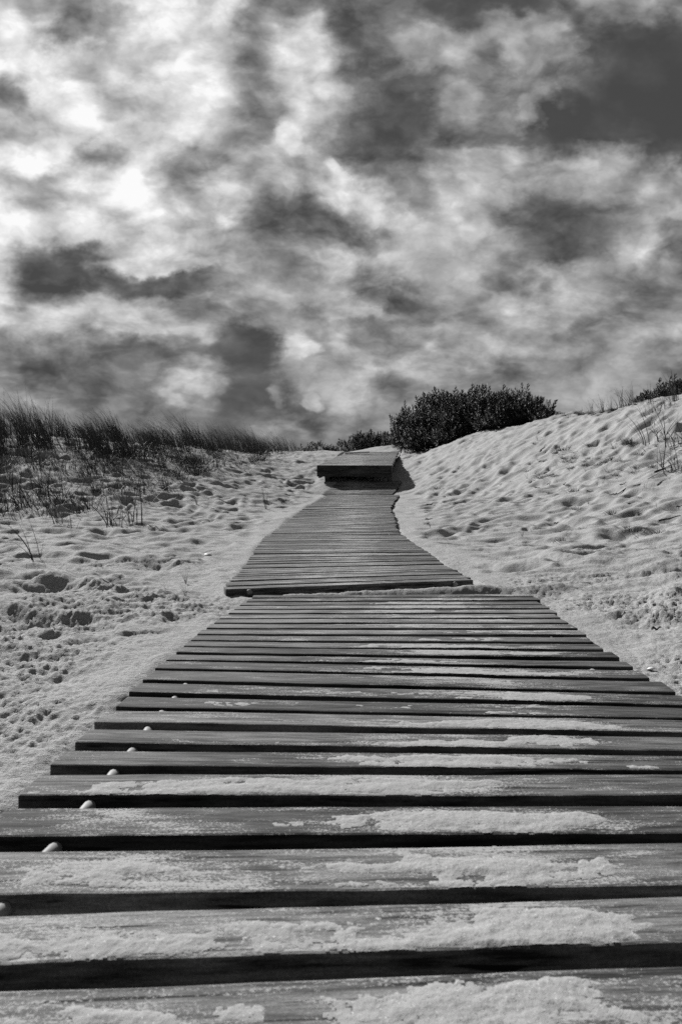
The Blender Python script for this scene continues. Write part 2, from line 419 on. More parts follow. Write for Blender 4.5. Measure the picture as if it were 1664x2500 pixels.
# ------------------------------------------------------------------ small tools
def tag(o, label=None, cat=None, group=None, kind=None):
    if label: o['label'] = label
    if cat: o['category'] = cat
    if group: o['group'] = group
    if kind: o['kind'] = kind
    return o
def empty(name, loc, rz=0.0):
    o = bpy.data.objects.new(name, None)
    o.location = loc; o.rotation_euler = (0, 0, rz)
    o.empty_display_size = .1
    COL.objects.link(o)
    return o
def mesh_obj(name, verts, faces, mats, parent=None, smooth=False, attr=None):
    me = bpy.data.meshes.new(name)
    verts = np.asarray(verts, dtype=np.float32)
    if isinstance(faces, np.ndarray):
        nf, k_ = faces.shape
        me.vertices.add(len(verts)); me.vertices.foreach_set('co', verts.ravel())
        me.loops.add(nf * k_); me.loops.foreach_set('vertex_index', faces.ravel().astype(np.int32))
        me.polygons.add(nf)
        me.polygons.foreach_set('loop_start', np.arange(0, nf * k_, k_, dtype=np.int32))
        me.polygons.foreach_set('loop_total', np.full(nf, k_, dtype=np.int32))
        me.update(calc_edges=True)
    else:
        me.from_pydata([tuple(map(float, v)) for v in verts], [], faces)
        me.update()
    if smooth: me.polygons.foreach_set('use_smooth', np.ones(len(me.polygons), dtype=bool))
    if attr is not None:
        for an, av in attr.items():
            a = me.attributes.new(an, 'FLOAT', 'POINT')
            a.data.foreach_set('value', np.asarray(av, dtype=np.float32))
    me.materials.append(mats)
    o = bpy.data.objects.new(name, me)
    COL.objects.link(o)
    if parent is not None: o.parent = parent
    return o

# ------------------------------------------------------------------ materials
def new_mat(name, rough=.9, spec=.2):
    m = bpy.data.materials.new(name)
    m.use_nodes = True
    t = NT(m.node_tree)
    b = m.node_tree.nodes['Principled BSDF']
    b.inputs['Roughness'].default_value = rough
    b.inputs['Specular IOR Level'].default_value = spec
    return m, t, b
def gray(t, v):
    c = t.n('ShaderNodeCombineColor')
    for i in range(3): t.put(c.inputs[i], v)
    return c.outputs[0]
def bump(t, b, h, strength, dist, prev=None):
    nd = t.n('ShaderNodeBump')
    nd.inputs['Strength'].default_value = strength
    nd.inputs['Distance'].default_value = dist
    t.put(nd.inputs['Height'], h)
    if prev is not None: t.put(nd.inputs['Normal'], prev)
    t.put(b.inputs['Normal'], nd.outputs[0])
    return nd.outputs[0]

def sand_material(name, base, fine, gs=420, gc=.14):
    m, t, b = new_mat(name, .95, .15)
    g = t.n('ShaderNodeNewGeometry').outputs['Position']
    grain = t.noise(g, gs, 2, .7)[0]
    mid = t.noise(g, 55, 3, .6)[0]
    big = t.noise(g, 2.1, 3, .5)[0]
    v = t.m('ADD', base - .05 - gc * .5, t.m('ADD', t.m('MULTIPLY', grain, gc), t.m('ADD', t.m('MULTIPLY', mid, .05), t.m('MULTIPLY', big, .05))))
    wn = t.n('ShaderNodeTexWhiteNoise', noise_dimensions='3D')
    t.put(wn.inputs[0], t.vm('SNAP', g, (.0011, .0011, .0011)))
    glint = t.rng(wn.outputs[0], .992, .9925)  # sparkle of glinting grains, painted as bright cells in the base colour
    dk = t.rng(wn.outputs[0], .010, .009)
    v = t.m('ADD', v, t.m('MULTIPLY', glint, .35))
    v = t.m('SUBTRACT', v, t.m('MULTIPLY', dk, .25))
    t.put(b.inputs['Base Color'], gray(t, v))
    n1 = bump(t, b, t.noise(g, 75, 4, .65)[0], .9, fine * 2.2)
    bump(t, b, grain, .8, fine, n1)
    return m
M_SAND = sand_material('dry_sand', .372, .0026)
M_LOOSE = sand_material('windblown_sand', .385, .0007, 760, .22)

def wood_material(name, lo, hi, dusty=True, dustk=1.0):
    m, t, b = new_mat(name, .82, .25)
    tcn = t.n('ShaderNodeTexCoord').outputs['Object']
    oi = t.n('ShaderNodeObjectInfo')
    rnd = oi.outputs['Random']
    off = t.comb(t.m('MULTIPLY', rnd, 37.0), t.m('MULTIPLY', rnd, 91.0), t.m('MULTIPLY', rnd, 13.0))
    p = t.vm('ADD', tcn, off)
    wob = t.noise(t.vm('MULTIPLY', p, (2.0, 10.0, 10.0)), 1.0, 2, .5)[0]
    px, py, pz = t.sep(p)
    py2 = t.m('ADD', py, t.m('MULTIPLY', wob, .022))
    q = t.comb(px, py2, pz)
    g1 = t.noise(t.vm('MULTIPLY', q, (13.0, 150.0, 120.0)), 1.0, 5, .65)[0]
    g2 = t.noise(t.vm('MULTIPLY', q, (3.5, 55.0, 50.0)), 1.0, 4, .6)[0]
    g3 = t.noise(t.vm('MULTIPLY', p, (3.0, 9.0, 9.0)), 1.0, 3, .5)[0]
    f = t.m('ADD', t.m('MULTIPLY', g1, .45), t.m('ADD', t.m('MULTIPLY', g2, .40), t.m('MULTIPLY', g3, .30)))
    f = t.rng(f, .48, .68, 0.0, 1.0)
    rnd2 = t.m('FRACT', t.m('MULTIPLY', rnd, 71.7))
    spek = t.noise(p, 330, 3, .7)[0]
    tone = t.m('MULTIPLY', t.rng(rnd, 0, 1, .42, 1.7), t.rng(spek, .35, .65, .72, 1.28))
    v = t.m('MULTIPLY', t.mix(f, lo, hi), tone)
    crack = t.rng(t.noise(t.vm('MULTIPLY', q, (3.2, 150.0, 60.0)), 1.0, 2, .5)[0], .352, .325)
    if dusty:
        geo = t.n('ShaderNodeNewGeometry')
        at = t.n('ShaderNodeAttribute', attribute_name='dust').outputs['Fac']
        at = t.m('ADD', at, t.m('MULTIPLY', t.m('SUBTRACT', rnd2, .5), .22))
        fine = t.rng(t.noise(t.vm('MULTIPLY', p, (1.0, 1.4, 1.0)), 240, 4, .85)[0], .33, .67)
        blot = t.noise(t.vm('MULTIPLY', p, (.5, 2.4, 1.0)), 30, 4, .65)[0]
        blot2 = t.noise(t.vm('MULTIPLY', p, (.55, 2.0, 1.0)), 8, 3, .6)[0]
        c = t.m('ADD', t.m('MULTIPLY', t.m('SUBTRACT', at, .56), .62 * dustk), .27)
        c = t.m('ADD', c, t.m('ADD', t.m('MULTIPLY', t.m('SUBTRACT', blot, .5), 1.5), t.m('ADD', t.m('MULTIPLY', t.m('SUBTRACT', blot2, .5), 1.5), t.m('MULTIPLY', t.m('SUBTRACT', g1, .5), .8))))
        s = t.m('MINIMUM', t.m('MAXIMUM', c, 0.0), .80)
        mk = t.rng(t.m('SUBTRACT', s, fine), -.07, .05)
        nz = t.rng(t.sep(geo.outputs['Normal'])[2], .6, .85)
        mk = t.m('MULTIPLY', mk, nz)
        film_toplight = t.m('MULTIPLY', t.m('MULTIPLY', t.rng(c, -.25, .6, .02, .22), t.m('ADD', t.mix(f, .35, 1.1), t.m('MULTIPLY', rnd2, .3))), nz)  # thin sand film, also painting the tops lighter than the shaded front faces
        v = t.mix(film_toplight, v, .38)
        v = t.mix(crack, v, .012)
        v = t.mix(mk, v, .40)
    else:
        v = t.mix(crack, v, .012)
    t.put(b.inputs['Base Color'], gray(t, v))
    n1 = bump(t, b, f, .6, .0012)
    if dusty: bump(t, b, mk, .5, .0012, n1)
    return m
M_PLANK = wood_material('weathered_plank_wood', .014, .165)
M_FARPLANK = wood_material('weathered_deck_wood', .05, .26)
M_BEAM = wood_material('bare_beam_wood', .02, .12, dusty=False)
M_PALE = wood_material('bleached_wood', .32, .6, dusty=False)

def plain(name, v, var=.3, rough=.7, spec=.3, scale=40):
    m, t, b = new_mat(name, rough, spec)
    tcn = t.n('ShaderNodeTexCoord').outputs['Object']
    rnd = t.n('ShaderNodeObjectInfo').outputs['Random']
    n = t.noise(tcn, scale, 3, .6)[0]
    v2 = t.m('MULTIPLY', t.mix(n, v * (1 - var), v * (1 + var)), t.rng(rnd, 0, 1, .8, 1.2))
    t.put(b.inputs['Base Color'], gray(t, v2))
    return m
M_TUBE = plain('white_plastic', .30, .10, .6, .3)
M_SHELL = plain('shell_white', .72, .12, .5, .4, 120)
M_TWIG = plain('dry_twig', .045, .4, .9, .1, 60)
def leaf_material(name, lo, hi, rough, spec):
    m, t, b = new_mat(name, rough, spec)
    a = t.n('ShaderNodeAttribute', attribute_name='tone').outputs['Fac']
    t.put(b.inputs['Base Color'], gray(t, t.mix(a, lo, hi)))
    return m
M_GRASS = leaf_material('marram_grass', .028, .19, .6, .2)
M_DRY = leaf_material('dry_grass', .020, .15, .6, .2)
M_LEAF = leaf_material('shrub_leaf', .010, .085, .6, .2)
M_STEM = plain('shrub_stem', .04, .3, .9, .1)

# ------------------------------------------------------------------ sand ground
def grid_faces(nr, nc, off=0):
    idx = np.arange(nr * nc).reshape(nr, nc) + off
    return np.stack([idx[:-1, :-1], idx[:-1, 1:], idx[1:, 1:], idx[1:, :-1]], -1).reshape(-1, 4)
def build_ground():
    nr, nc = 1050, 1080
    ys = np.exp(np.linspace(math.log(.45), math.log(31.0), nr)) - .2
    us = np.linspace(-1.15, 1.15, nc)
    us = np.sign(us) * np.abs(us) ** 1.12 / 1.15 ** .12
    Y = np.repeat(ys[:, None], nc, 1)
    X = us[None, :] * (Y + .5)
    Z = ground_h(X.ravel(), Y.ravel()).reshape(X.shape)
    side = sstep(.60, .85, np.abs(X - path_at(Y)[0]))
    Z0 = Z.copy()
    D = pocks(X, Y, np.zeros_like(Z), POCK, .85, .25)
    Dp = pocks(X, Y, np.zeros_like(Z), PRINTS, .5, .5)
    brk = .35 + 1.1 * np.abs(perlin(X * 9, Y * 9, 31)) + .5 * np.abs(perlin(X * 24, Y * 24, 32))
    Z = Z + D * side * (1 + .4 * sstep(4, 9, Y)) + Dp * side * brk * .20
    near = sstep(7.0, 2.0, Y)
    crust = (perlin(X * 20, Y * 24, 21) * .0075 + np.abs(perlin(X * 40, Y * 50, 22)) * -.0115 + perlin(X * 90, Y * 90, 23) * .0026) * near
    crust *= .55 + .9 * sstep(-.3, .4, perlin(X * 1.7, Y * 1.7, 24))
    Z = Z + crust * (.5 + .5 * side)
    clod = np.maximum(perlin(X * 13, Y * 17, 27) - .28, 0) * .014 * near * sstep(-.05, .25, perlin(X * 1.1, Y * 1.4, 28))
    Z = Z + clod * side
    # broken edges where the crust has slumped
    sl = perlin(X * 1.3, Y * 1.9, 25) + .35 * perlin(X * 9, Y * 9, 26)
    Z = Z + side * sstep(.0, .09, sl - .34) * .014 * sstep(6.0, 3.0, Y) * (X < 0)
    v1 = np.stack([X, Y, Z], -1).reshape(-1, 3)
    f1 = grid_faces(nr, nc)
    # the rest of the land around, coarser, tucked just under the fine sheet
    g = np.sinh(np.linspace(-6.2, 6.2, 260)) ; g = g / g.max() * 420
    g = np.unique(np.concatenate([g, np.linspace(-8, 24, 130)]))
    GX, GY = np.meshgrid(g, g)
    GZ = ground_h(GX.ravel(), GY.ravel(), False).reshape(GX.shape)
    far = sstep(24, 60, np.hypot(GX, GY))
    GZ = GZ * (1 - far) + 1.2 * far * sstep(-30, 30, GY) + perlin(GX * .12, GY * .12, 40) * .25 * far
    ins = (GY > .25) & (GY < 30.6) & (np.abs(GX) < 1.15 * (GY + .5))
    m1 = np.where(ins, .12, .012)
    m1 = np.where((np.abs(GX - .15) < 1.0) & (GY > -4) & (GY < .8), .1, m1)
    GZ = GZ - m1
    v2 = np.stack([GX, GY, GZ], -1).reshape(-1, 3)
    f2 = grid_faces(len(g), len(g), len(v1))
    o = mesh_obj('sand_ground', np.vstack([v1, v2]), np.vstack([f1, f2]), M_SAND, None, True)
    tag(o, 'pale dry beach sand with scuffed hummocks rising to dunes on both sides', 'sand', None, 'structure')
build_ground()

# ------------------------------------------------------------------ planks
def plank_mesh(L, Dp, T, segs, seed, ends=(0, 0), warp=.0015, dust=None, top=6):
    """a board lying along x, front edge at y = 0, top at z = 0"""
    rb = min(.0035, T * .2)
    prof = [(0, -T + rb), (0, -rb), (rb * .3, -rb * .3), (rb, 0)]
    for i in range(1, top): prof.append((rb + (Dp - 2 * rb) * i / top, 0))
    prof += [(Dp - rb, 0), (Dp - rb * .3, -rb * .3), (Dp, -rb), (Dp, -T + rb), (Dp - rb, -T), (rb, -T)]
    prof = np.array(prof); k_ = len(prof)
    s = np.linspace(-L / 2 - ends[0], L / 2 + ends[1], segs + 1)
    s = np.concatenate([[s[0]], [s[0] + .002], s[1:-1], [s[-1] - .002], [s[-1]]])
    n = len(s)
    S = np.repeat(s[:, None], k_, 1); Y = np.repeat(prof[None, :, 0], n, 0).copy(); Z = np.repeat(prof[None, :, 1], n, 0).copy()
    sh = np.ones((n, 1)); sh[0] = sh[-1] = .97
    Y = Dp / 2 + (Y - Dp / 2) * sh; Z = -T / 2 + (Z + T / 2) * sh
    edge = perlin(s * 5, s * 0 + seed * 3.3, 50)[:, None] * .0018
    Y = Y + edge
    fr = (prof[:, 0] < rb * 1.5)[None, :]
    Y = Y + np.where(fr, perlin(s * 22, s * 0 + seed * 1.3, 51)[:, None] * .0009, 0)
    Z = Z + perlin(s * 1.8, s * 0 + seed * 2.7, 52)[:, None] * warp + (perlin(S * 12, Y * 30 + seed, 53) * .0005)
    V_ = np.stack([S, Y, Z], -1).reshape(-1, 3)
    idx = np.arange(n * k_).reshape(n, k_)
    F_ = []
    for i in range(n - 1):
        for j in range(k_):
            F_.append((int(idx[i, j]), int(idx[i + 1, j]), int(idx[i + 1, (j + 1) % k_]), int(idx[i, (j + 1) % k_])))
    F_.append(tuple(int(a) for a in idx[0]))
    F_.append(tuple(int(a) for a in idx[-1][::-1]))
    return V_, F_
def dust_amount(x, y):
    """how much blown sand lies at a place on the boards"""
    x = np.asarray(x, float); y = np.asarray(y, float)
    core = np.exp(-((x - .28 - .03 * y) / .36) ** 2) * sstep(.5, 1.2, y) * sstep(3.2, 2.6, y) * .60
    core = core + .68 * np.exp(-((x - .04 - .02 * (y - 4)) / .36) ** 2) * sstep(2.6, 3.2, y)
    nearb = sstep(1.25, .85, y) * (.47 * sstep(.40, .10, x) * sstep(-.75, -.25, x)) + sstep(.80, .58, y) * .14
    a = .20 + core + nearb - .25 * sstep(.35, .62, x) * sstep(2.2, 1.4, y) - .20 * sstep(.16, .40, x) * sstep(1.1, .75, y)
    a = a + perlin(x * 2.1, y * 10, 61) * .42 + perlin(x * 6, y * 30, 62) * .24
    return a
def add_plank(parent, L, Dp, T, xl, yl, zl, xr, yr, zr, seed, mat, segs, ends=(0, 0), name='plank', top=6, dust_add=0.0, slope=0.0):
    """front edge runs from the left point to the right point"""
    c = Vector(((xl + xr) / 2, (yl + yr) / 2, (zl + zr) / 2))
    vx = Vector((xr - xl, yr - yl, zr - zl)).normalized()
    up = Vector((0, -slope, 1)).normalized(); vy = up.cross(vx).normalized(); vz = vx.cross(vy)
    V_, F_ = plank_mesh(L, Dp, T, segs, seed, ends, top=top)
    Mx = np.array([vx, vy, vz]).T
    Wd = V_ @ Mx.T + np.array(c)
    du = dust_amount(Wd[:, 0], Wd[:, 1]) + dust_add
    o = mesh_obj(name, V_, F_, mat, None, False, {'dust': du})
    m = Matrix.Identity(4)
    for i in range(3):
        m[i][0] = vx[i]; m[i][1] = vy[i]; m[i][2] = vz[i]; m[i][3] = c[i]
    o.matrix_world = m
    if parent is not None:
        o.parent = parent
        o.matrix_parent_inverse = Matrix.Identity(4)
        o.matrix_basis = Matrix.Translation(parent.location).inverted() @ m
    return o, c, vx, vy
def tube_mesh(p0, p1, r, sides=14):
    p0 = Vector(p0); p1 = Vector(p1); a = (p1 - p0).normalized()
    b = a.orthogonal().normalized(); c = a.cross(b)
    V_ = []; F_ = []
    for p, rr in ((p0, r * .8), (p0 + a * r * .25, r), (p1 - a * r * .25, r), (p1, r * .8)):
        for i in range(sides):
            t = 2 * math.pi * i / sides
            V_.append(p + b * (math.cos(t) * rr) + c * (math.sin(t) * rr))
    for q in range(3):
        for i in range(sides):
            j = (i + 1) % sides
            F_.append((q * sides + i, q * sides + j, (q + 1) * sides + j, (q + 1) * sides + i))
    F_.append(tuple(range(sides))[::-1]); F_.append(tuple(range(3 * sides, 4 * sides)))
    return V_, F_
def knot_mesh(c, r):
    bm = bmesh.new()
    bmesh.ops.create_icosphere(bm, subdivisions=2, radius=r)
    for v in bm.verts:
        v.co *= 1 + .18 * math.sin(v.co.x * 700) * math.cos(v.co.z * 500)
        v.co.y *= .7
        v.co += Vector(c)
    V_ = [v.co.copy() for v in bm.verts]; F_ = [tuple(v.index for v in f.verts) for f in bm.faces]
    bm.free()
    return V_, F_

WID = 1.16
def section(name_label, rows, origin, segs, tubes=True, knots=True, widths=None):
    """rows: (y mid, x mid, zl, zr, angle, depth)"""
    root = empty('boardwalk_section', origin)
    tag(root, name_label, 'boardwalk', 'slatted boardwalk sections laid end to end on the sand')
    prev_b = None
    for i, (ym, xm, zl, zr, ang, dep) in enumerate(rows):
        h_ = WID / 2
        slope = 0.0
        if i + 1 < len(rows): slope = (rows[min(i + 3, len(rows) - 1)][2] + rows[min(i + 3, len(rows) - 1)][3] - rows[max(i - 2, 0)][2] - rows[max(i - 2, 0)][3]) / 2 / (rows[min(i + 3, len(rows) - 1)][0] - rows[max(i - 2, 0)][0])
        elif i: slope = prev_s
        prev_s = slope
        ca, sa = math.cos(R(ang)), math.sin(R(ang))
        jit = random.uniform(-.004, .004)
        xl, yl = xm - h_ * ca, ym - h_ * sa
        xr, yr = xm + h_ * ca, ym + h_ * sa
        o, c, vx, vy = add_plank(root, WID, dep, .038, xl, yl, zl, xr, yr, zr, i * 1.7 + origin[1] * 3, M_PLANK, segs, (random.uniform(-.004, .006), random.uniform(-.004, .008)), slope=slope)
        if tubes and prev_b is not None:
            for sgn in (-1, 1):
                s_ = sgn * (h_ - .098)
                zt_ = -.0145 if sgn < 0 else -.0205 + .006 * (i % 4 == 1)
                a = prev_b[0] + prev_b[1] * s_ + prev_b[2] * (prev_b[3] - .001) + Vector((0, 0, zt_))
                b = c + vx * s_ + vy * .001 + Vector((0, 0, zt_))
                if (b - a).length < .008: continue
                V_, F_ = tube_mesh(a, b, .0088)
                V_ = [v - Vector(origin) for v in V_]
                mesh_obj('spacer_tube', V_, F_, M_TUBE, root, True)
        prev_b = (c, vx, vy, dep)
        if knots and i == 0:
            for sgn in (-1, 1):
                V_, F_ = knot_mesh(c + vx * (sgn * (h_ - .10)) - vy * .008 + Vector((0, 0, -.016)) - Vector(origin), .013)
                mesh_obj('rope_knot', V_, F_, M_TUBE, root, True)
    return root

# first section: distances of the front edges, measured down its middle
D1 = [.40, .505, .625, .728, .846, .953, 1.054, 1.144, 1.239, 1.331, 1.423, 1.517, 1.624, 1.720, 1.800, 1.886, 1.972]
while D1[-1] < 2.74: D1.append(D1[-1] + .0905 + random.uniform(-.004, .006))
AN = np.array([(.3, 3.5), (.62, 3.0), (.73, 1.5), (.85, .6), (.95, 0), (1.06, -1.3), (1.14, -2.1), (1.24, -3.0), (1.33, -3.9), (1.43, -4.6), (1.52, -5.0), (1.62, -4.4), (1.75, -3.5), (1.9, -1.9), (2.1, -.5), (2.5, 1.0), (2.95, 2.2)])
XM = np.array([(.3, .12), (.94, .13), (1.45, .128), (1.7, .132), (2.0, .145), (2.4, .18), (2.9, .225)])
rows1 = []
for i, d in enumerate(D1):
    nxt = D1[i + 1] if i + 1 < len(D1) else d + .092
    a0 = np.interp(d, AN[:, 0], AN[:, 1]); a1 = np.interp(nxt, AN[:, 0], AN[:, 1])
    gap_end = (nxt - d) - abs(math.tan(R(a1 - a0))) * WID / 2
    dep = min((nxt - d) - (.030 if d < 1.2 else .025), gap_end - .006)
    xm = np.interp(d, XM[:, 0], XM[:, 1]) + random.uniform(-.003, .003)
    # the middle distance refers to the middle of the picture (x = 0)
    ymid = d + math.tan(R(a0)) * xm
    zj = random.uniform(-.0012, .0012)
    rows1.append((ymid, xm, zj, zj, a0, dep))
section('nearest boardwalk section, filling the foreground, widest planks with loose sand drifts', rows1, (.12, .40, 0), 90)

def rows_from(tab, pitch, gap, jit=.004):
    out_ = []; y = tab[0, 0]
    while y < tab[-1, 0]:
        v = [np.interp(y, tab[:, 0], tab[:, i]) for i in (1, 2, 3, 4)]
        # the tilt of the walk shortens the step on plan
        h0 = .5 * (v[1] + v[2])
        h1 = .5 * (np.interp(y + .1, tab[:, 0], tab[:, 2]) + np.interp(y + .1, tab[:, 0], tab[:, 3]))
        cs = .1 / math.hypot(.1, h1 - h0)
        p = pitch * cs + random.uniform(-.004, .004)
        zj = random.uniform(-.0022, .0022)
        tw = random.uniform(-.35, .35)
        out_.append((y, v[0] + random.uniform(-jit, jit), v[1] + zj + random.uniform(-.001, .001), v[2] + zj, v[3] + tw, (p - gap)))
        y += p
    return out_
section('second boardwalk section, starting askew above the sand-filled break behind the nearest one', rows_from(SEC2, .0915, .021), (.067, 3.05, 0), 50)
section('third boardwalk section, long and narrowing, bending right up the slope', rows_from(SEC3, .0925, .020, .012), (-.05, 6.02, 0), 30)
section('short farthest boardwalk section running under the raised deck', rows_from(SEC4, .095, .017, .012), (.29, 11.45, .4), 24, False, False)

# ------------------------------------------------------------------ sand drifts lying on the boards
def build_drifts():
    VV, FF = [], []; off = 0
    def patch(ym, xm, zl, zr, ang, dep, step, k_, hmax, seed, lift):
        nonlocal off
        ns = int(WID / step); nt = max(8, int(dep / step))
        s = np.linspace(-WID / 2 + .004, WID / 2 - .004, ns); t = np.linspace(.0015, dep - .0025, nt)
        S, T_ = np.meshgrid(s, t)
        ca, sa = math.cos(R(ang)), math.sin(R(ang))
        X = xm + S * ca - T_ * sa; Y = ym + S * sa + T_ * ca
        Z0 = (zl + zr) / 2 + (zr - zl) * S / WID + perlin(S * 1.8, S * 0 + seed * 2.7, 52) * .0015
        a = dust_amount(X, Y) + lift + perlin(X * 17, Y * 38, 71) * .24 + perlin(X * 55, Y * 80, 72) * .13 + perlin(X * 150, Y * 210, 76) * .05
        te = T_ / dep
        # drifts thin out towards the back edge, and are cut off just short of the front one
        a = a - .34 * sstep(.60, 1.0, te + .12 * perlin(X * 6, Y * 2, 73)) - .22 * sstep(.14, .0, te)
        h_ = np.where(a > .78, np.maximum(a - .78, 0) ** 1.25 * 1.1, a - .78) * k_
        h_ = np.minimum(h_, hmax * (1 - np.exp(-np.maximum(h_, 0) / hmax)) + np.minimum(h_, 0))
        lump = 1 + .22 * perlin(X * 45, Y * 45, 74) + .10 * perlin(X * 110, Y * 110, 75)
        hh = np.where(h_ > 0, h_ * np.clip(lump, .2, 2), h_)
        hh = hh + RNG.normal(0, .00022, hh.shape) * (hh > 0)
        hh = np.maximum(hh, -.0012)
        idx = np.arange(ns * nt).reshape(nt, ns)
        q = np.stack([idx[:-1, :-1], idx[:-1, 1:], idx[1:, 1:], idx[1:, :-1]], -1).reshape(-1, 4)
        hv = hh.ravel()
        keep = (hv[q].max(1) > 0.0)
        q = q[keep]
        if len(q) == 0: return
        used, inv = np.unique(q.ravel(), return_inverse=True)
        P = np.stack([X.ravel(), Y.ravel(), (Z0 + hh + .0004).ravel()], -1)[used]
        VV.append(P); FF.append(inv.reshape(-1, 4) + off); off += len(used)
    for i, (ym, xm, zl, zr, ang, dep) in enumerate(rows1):
        st = .0019 if ym < .85 else (.0028 if ym < 1.5 else .004)
        patch(ym, xm, zl, zr, ang, dep, st, .011 if ym < 1 else .008, .0042 if ym < .8 else .0028, i * 1.7 + .40 * 3, random.uniform(-.07, .09))
    o = mesh_obj('loose_sand', np.vstack(VV), np.vstack(FF), M_LOOSE, None, True)
    tag(o, 'thin windblown drifts of loose sand lying on the nearest boardwalk planks', 'sand', None, 'stuff')
build_drifts()

# ------------------------------------------------------------------ raised deck
def box_obj(name, corners_bot, corners_top, mat, parent, origin, bev=.004):
    bm = bmesh.new()
    vs = [bm.verts.new(Vector(c) - Vector(origin)) for c in list(corners_bot) + list(corners_top)]
    for f in ((0, 3, 2, 1), (4, 5, 6, 7), (0, 1, 5, 4), (1, 2, 6, 5), (2, 3, 7, 6), (3, 0, 4, 7)):
        bm.faces.new([vs[i] for i in f])
    bmesh.ops.bevel(bm, geom=bm.edges[:], offset=bev, segments=1, affect='EDGES')
    bmesh.ops.recalc_face_normals(bm, faces=bm.faces[:])
    me = bpy.data.meshes.new(name); bm.to_mesh(me); bm.free()
    me.materials.append(mat)
    o = bpy.data.objects.new(name, me); COL.objects.link(o); o.parent = parent
    return o
DW = 1.36
dorg = (.25, DECK_Y0, .6)
deck = empty('wooden_deck', dorg)
tag(deck, 'raised wooden deck step with a deep front board at the end of the boardwalk', 'deck')
y = DECK_Y0 + .0; i = 0
while y < DECK_Y1:
    dep = .098
    xm = deck_x(y) + random.uniform(-.006, .006)
    e = (random.uniform(-.01, .012), random.uniform(-.022, .028))
    z = deck_z(y) + random.uniform(-.003, .003)
    slope = (.635 / 6.25) + random.uniform(-.012, .012)
    add_plank(deck, DW, dep, .034, xm - DW / 2, y, z, xm + DW / 2, y, z + random.uniform(-.004, .004), 200 + i * 1.3, M_FARPLANK, 16, e, top=3, dust_add=.08, slope=slope)
    y += .103; i += 1
def beam(name, x0, y0, zt0, x1, y1, zt1, hgt, thick, org):
    d = Vector((x1 - x0, y1 - y0, 0)).normalized(); n = Vector((d.y, -d.x, 0)) * thick
    a0 = Vector((x0, y0, zt0)); a1 = Vector((x1, y1, zt1))
    top = [a0, a0 + n, a1 + n, a1]
    bot = [p - Vector((0, 0, hgt)) for p in top]
    return box_obj(name, bot, top, M_BEAM, deck, org)
zf = deck_z(DECK_Y0)
fx0, fx1 = .25 - DW / 2 - .005, .25 + DW / 2 - .02
box_obj('front_board', [(fx0, DECK_Y0 - .045, zf - .205), (fx1, DECK_Y0 - .045, zf - .215), (fx1, DECK_Y0 - .004, zf - .215), (fx0, DECK_Y0 - .004, zf - .205)],
        [(fx0, DECK_Y0 - .045, zf + .0), (fx1, DECK_Y0 - .045, zf - .012), (fx1, DECK_Y0 - .004, zf - .012), (fx0, DECK_Y0 - .004, zf + .0)], M_BEAM, deck, dorg)
ye = DECK_Y1 - .1
beam('side_beam', deck_x(DECK_Y0) + DW / 2 - .09, DECK_Y0 + .004, zf - .042, deck_x(ye) + DW / 2 - .09, ye, deck_z(ye) - .042, .19, .045, dorg)
beam('side_beam', deck_x(DECK_Y0) - DW / 2 + .02, DECK_Y0 + .004, zf - .042, deck_x(ye) - DW / 2 + .02, ye, deck_z(ye) - .042, .19, .045, dorg)
beam('side_beam', deck_x(DECK_Y0), DECK_Y0 + .004, zf - .042, deck_x(ye), ye, deck_z(ye) - .042, .16, .045, dorg)
for xx in (-.30, .84):
    for yq in (12.50, 15.2):
        dxq = deck_x(yq) - .25
        zt = deck_z(yq) - .05
        box_obj('post', [(xx + dxq, yq, zt - .75), (xx + dxq + .08, yq, zt - .75), (xx + dxq + .08, yq + .08, zt - .75), (xx + dxq, yq + .08, zt - .75)],
                [(xx + dxq, yq, zt), (xx + dxq + .08, yq, zt), (xx + dxq + .08, yq + .08, zt), (xx + dxq, yq + .08, zt)], M_BEAM, deck, dorg)

# pale plank lying by the far left of the deck
lb_y = 17.1
zb = deck_z(lb_y) + .045
o, _, _, _ = add_plank(None, .62, .13, .032, .10, lb_y, zb - .0, .70, lb_y + .02, zb + .03, 77, M_PALE, 20, (0, 0), 'loose_board')
tag(o, 'bleached pale loose board lying on the far left corner of the raised deck', 'board')

# ------------------------------------------------------------------ shells
def shell(loc, r, rz, label):
    bm = bmesh.new()
    bmesh.ops.create_uvsphere(bm, u_segments=40, v_segments=16, radius=1)
    for v in bm.verts:
        x, y_, z = v.co
        a = math.atan2(y_, x)
        rib = 1 + .05 * math.cos(a * 22) * min(1, math.hypot(x, y_) * 1.4)
        fan = 1.0 - .28 * max(0, -math.cos(a)) ** 2
        v.co.x = x * rib * fan; v.co.y = y_ * rib * 1.08
        v.co.z = (z * .62 if z > 0 else z * .10) 
    for v in bm.verts: v.co *= r
    me = bpy.data.meshes.new('seashell'); bm.to_mesh(me); bm.free()
    for p in me.polygons: p.use_smooth = True
    me.materials.append(M_SHELL)
    o = bpy.data.objects.new('seashell', me)
    o.location = loc; o.rotation_euler = (R(12), R(-8), rz)
    COL.objects.link(o)
    return tag(o, label, 'shell', 'shells on the sand')
for (px, py, r, lab) in ((507, 1358, .027, 'large white shell lying in a sand scuff left of the second boardwalk section'),
                         (1588, 1636, .0085, 'small white shell chip on the sand just right of the nearest boardwalk section'),
                         (1592, 1130, .018, 'tiny white shell high on the right-hand sand slope below the thin grasses')):
    x_, y_ = hit(px, py)
    z_ = float(ground_h(x_, y_)[0])
    shell((x_, y_, z_ + r * .15), r, random.uniform(0, 6), lab)

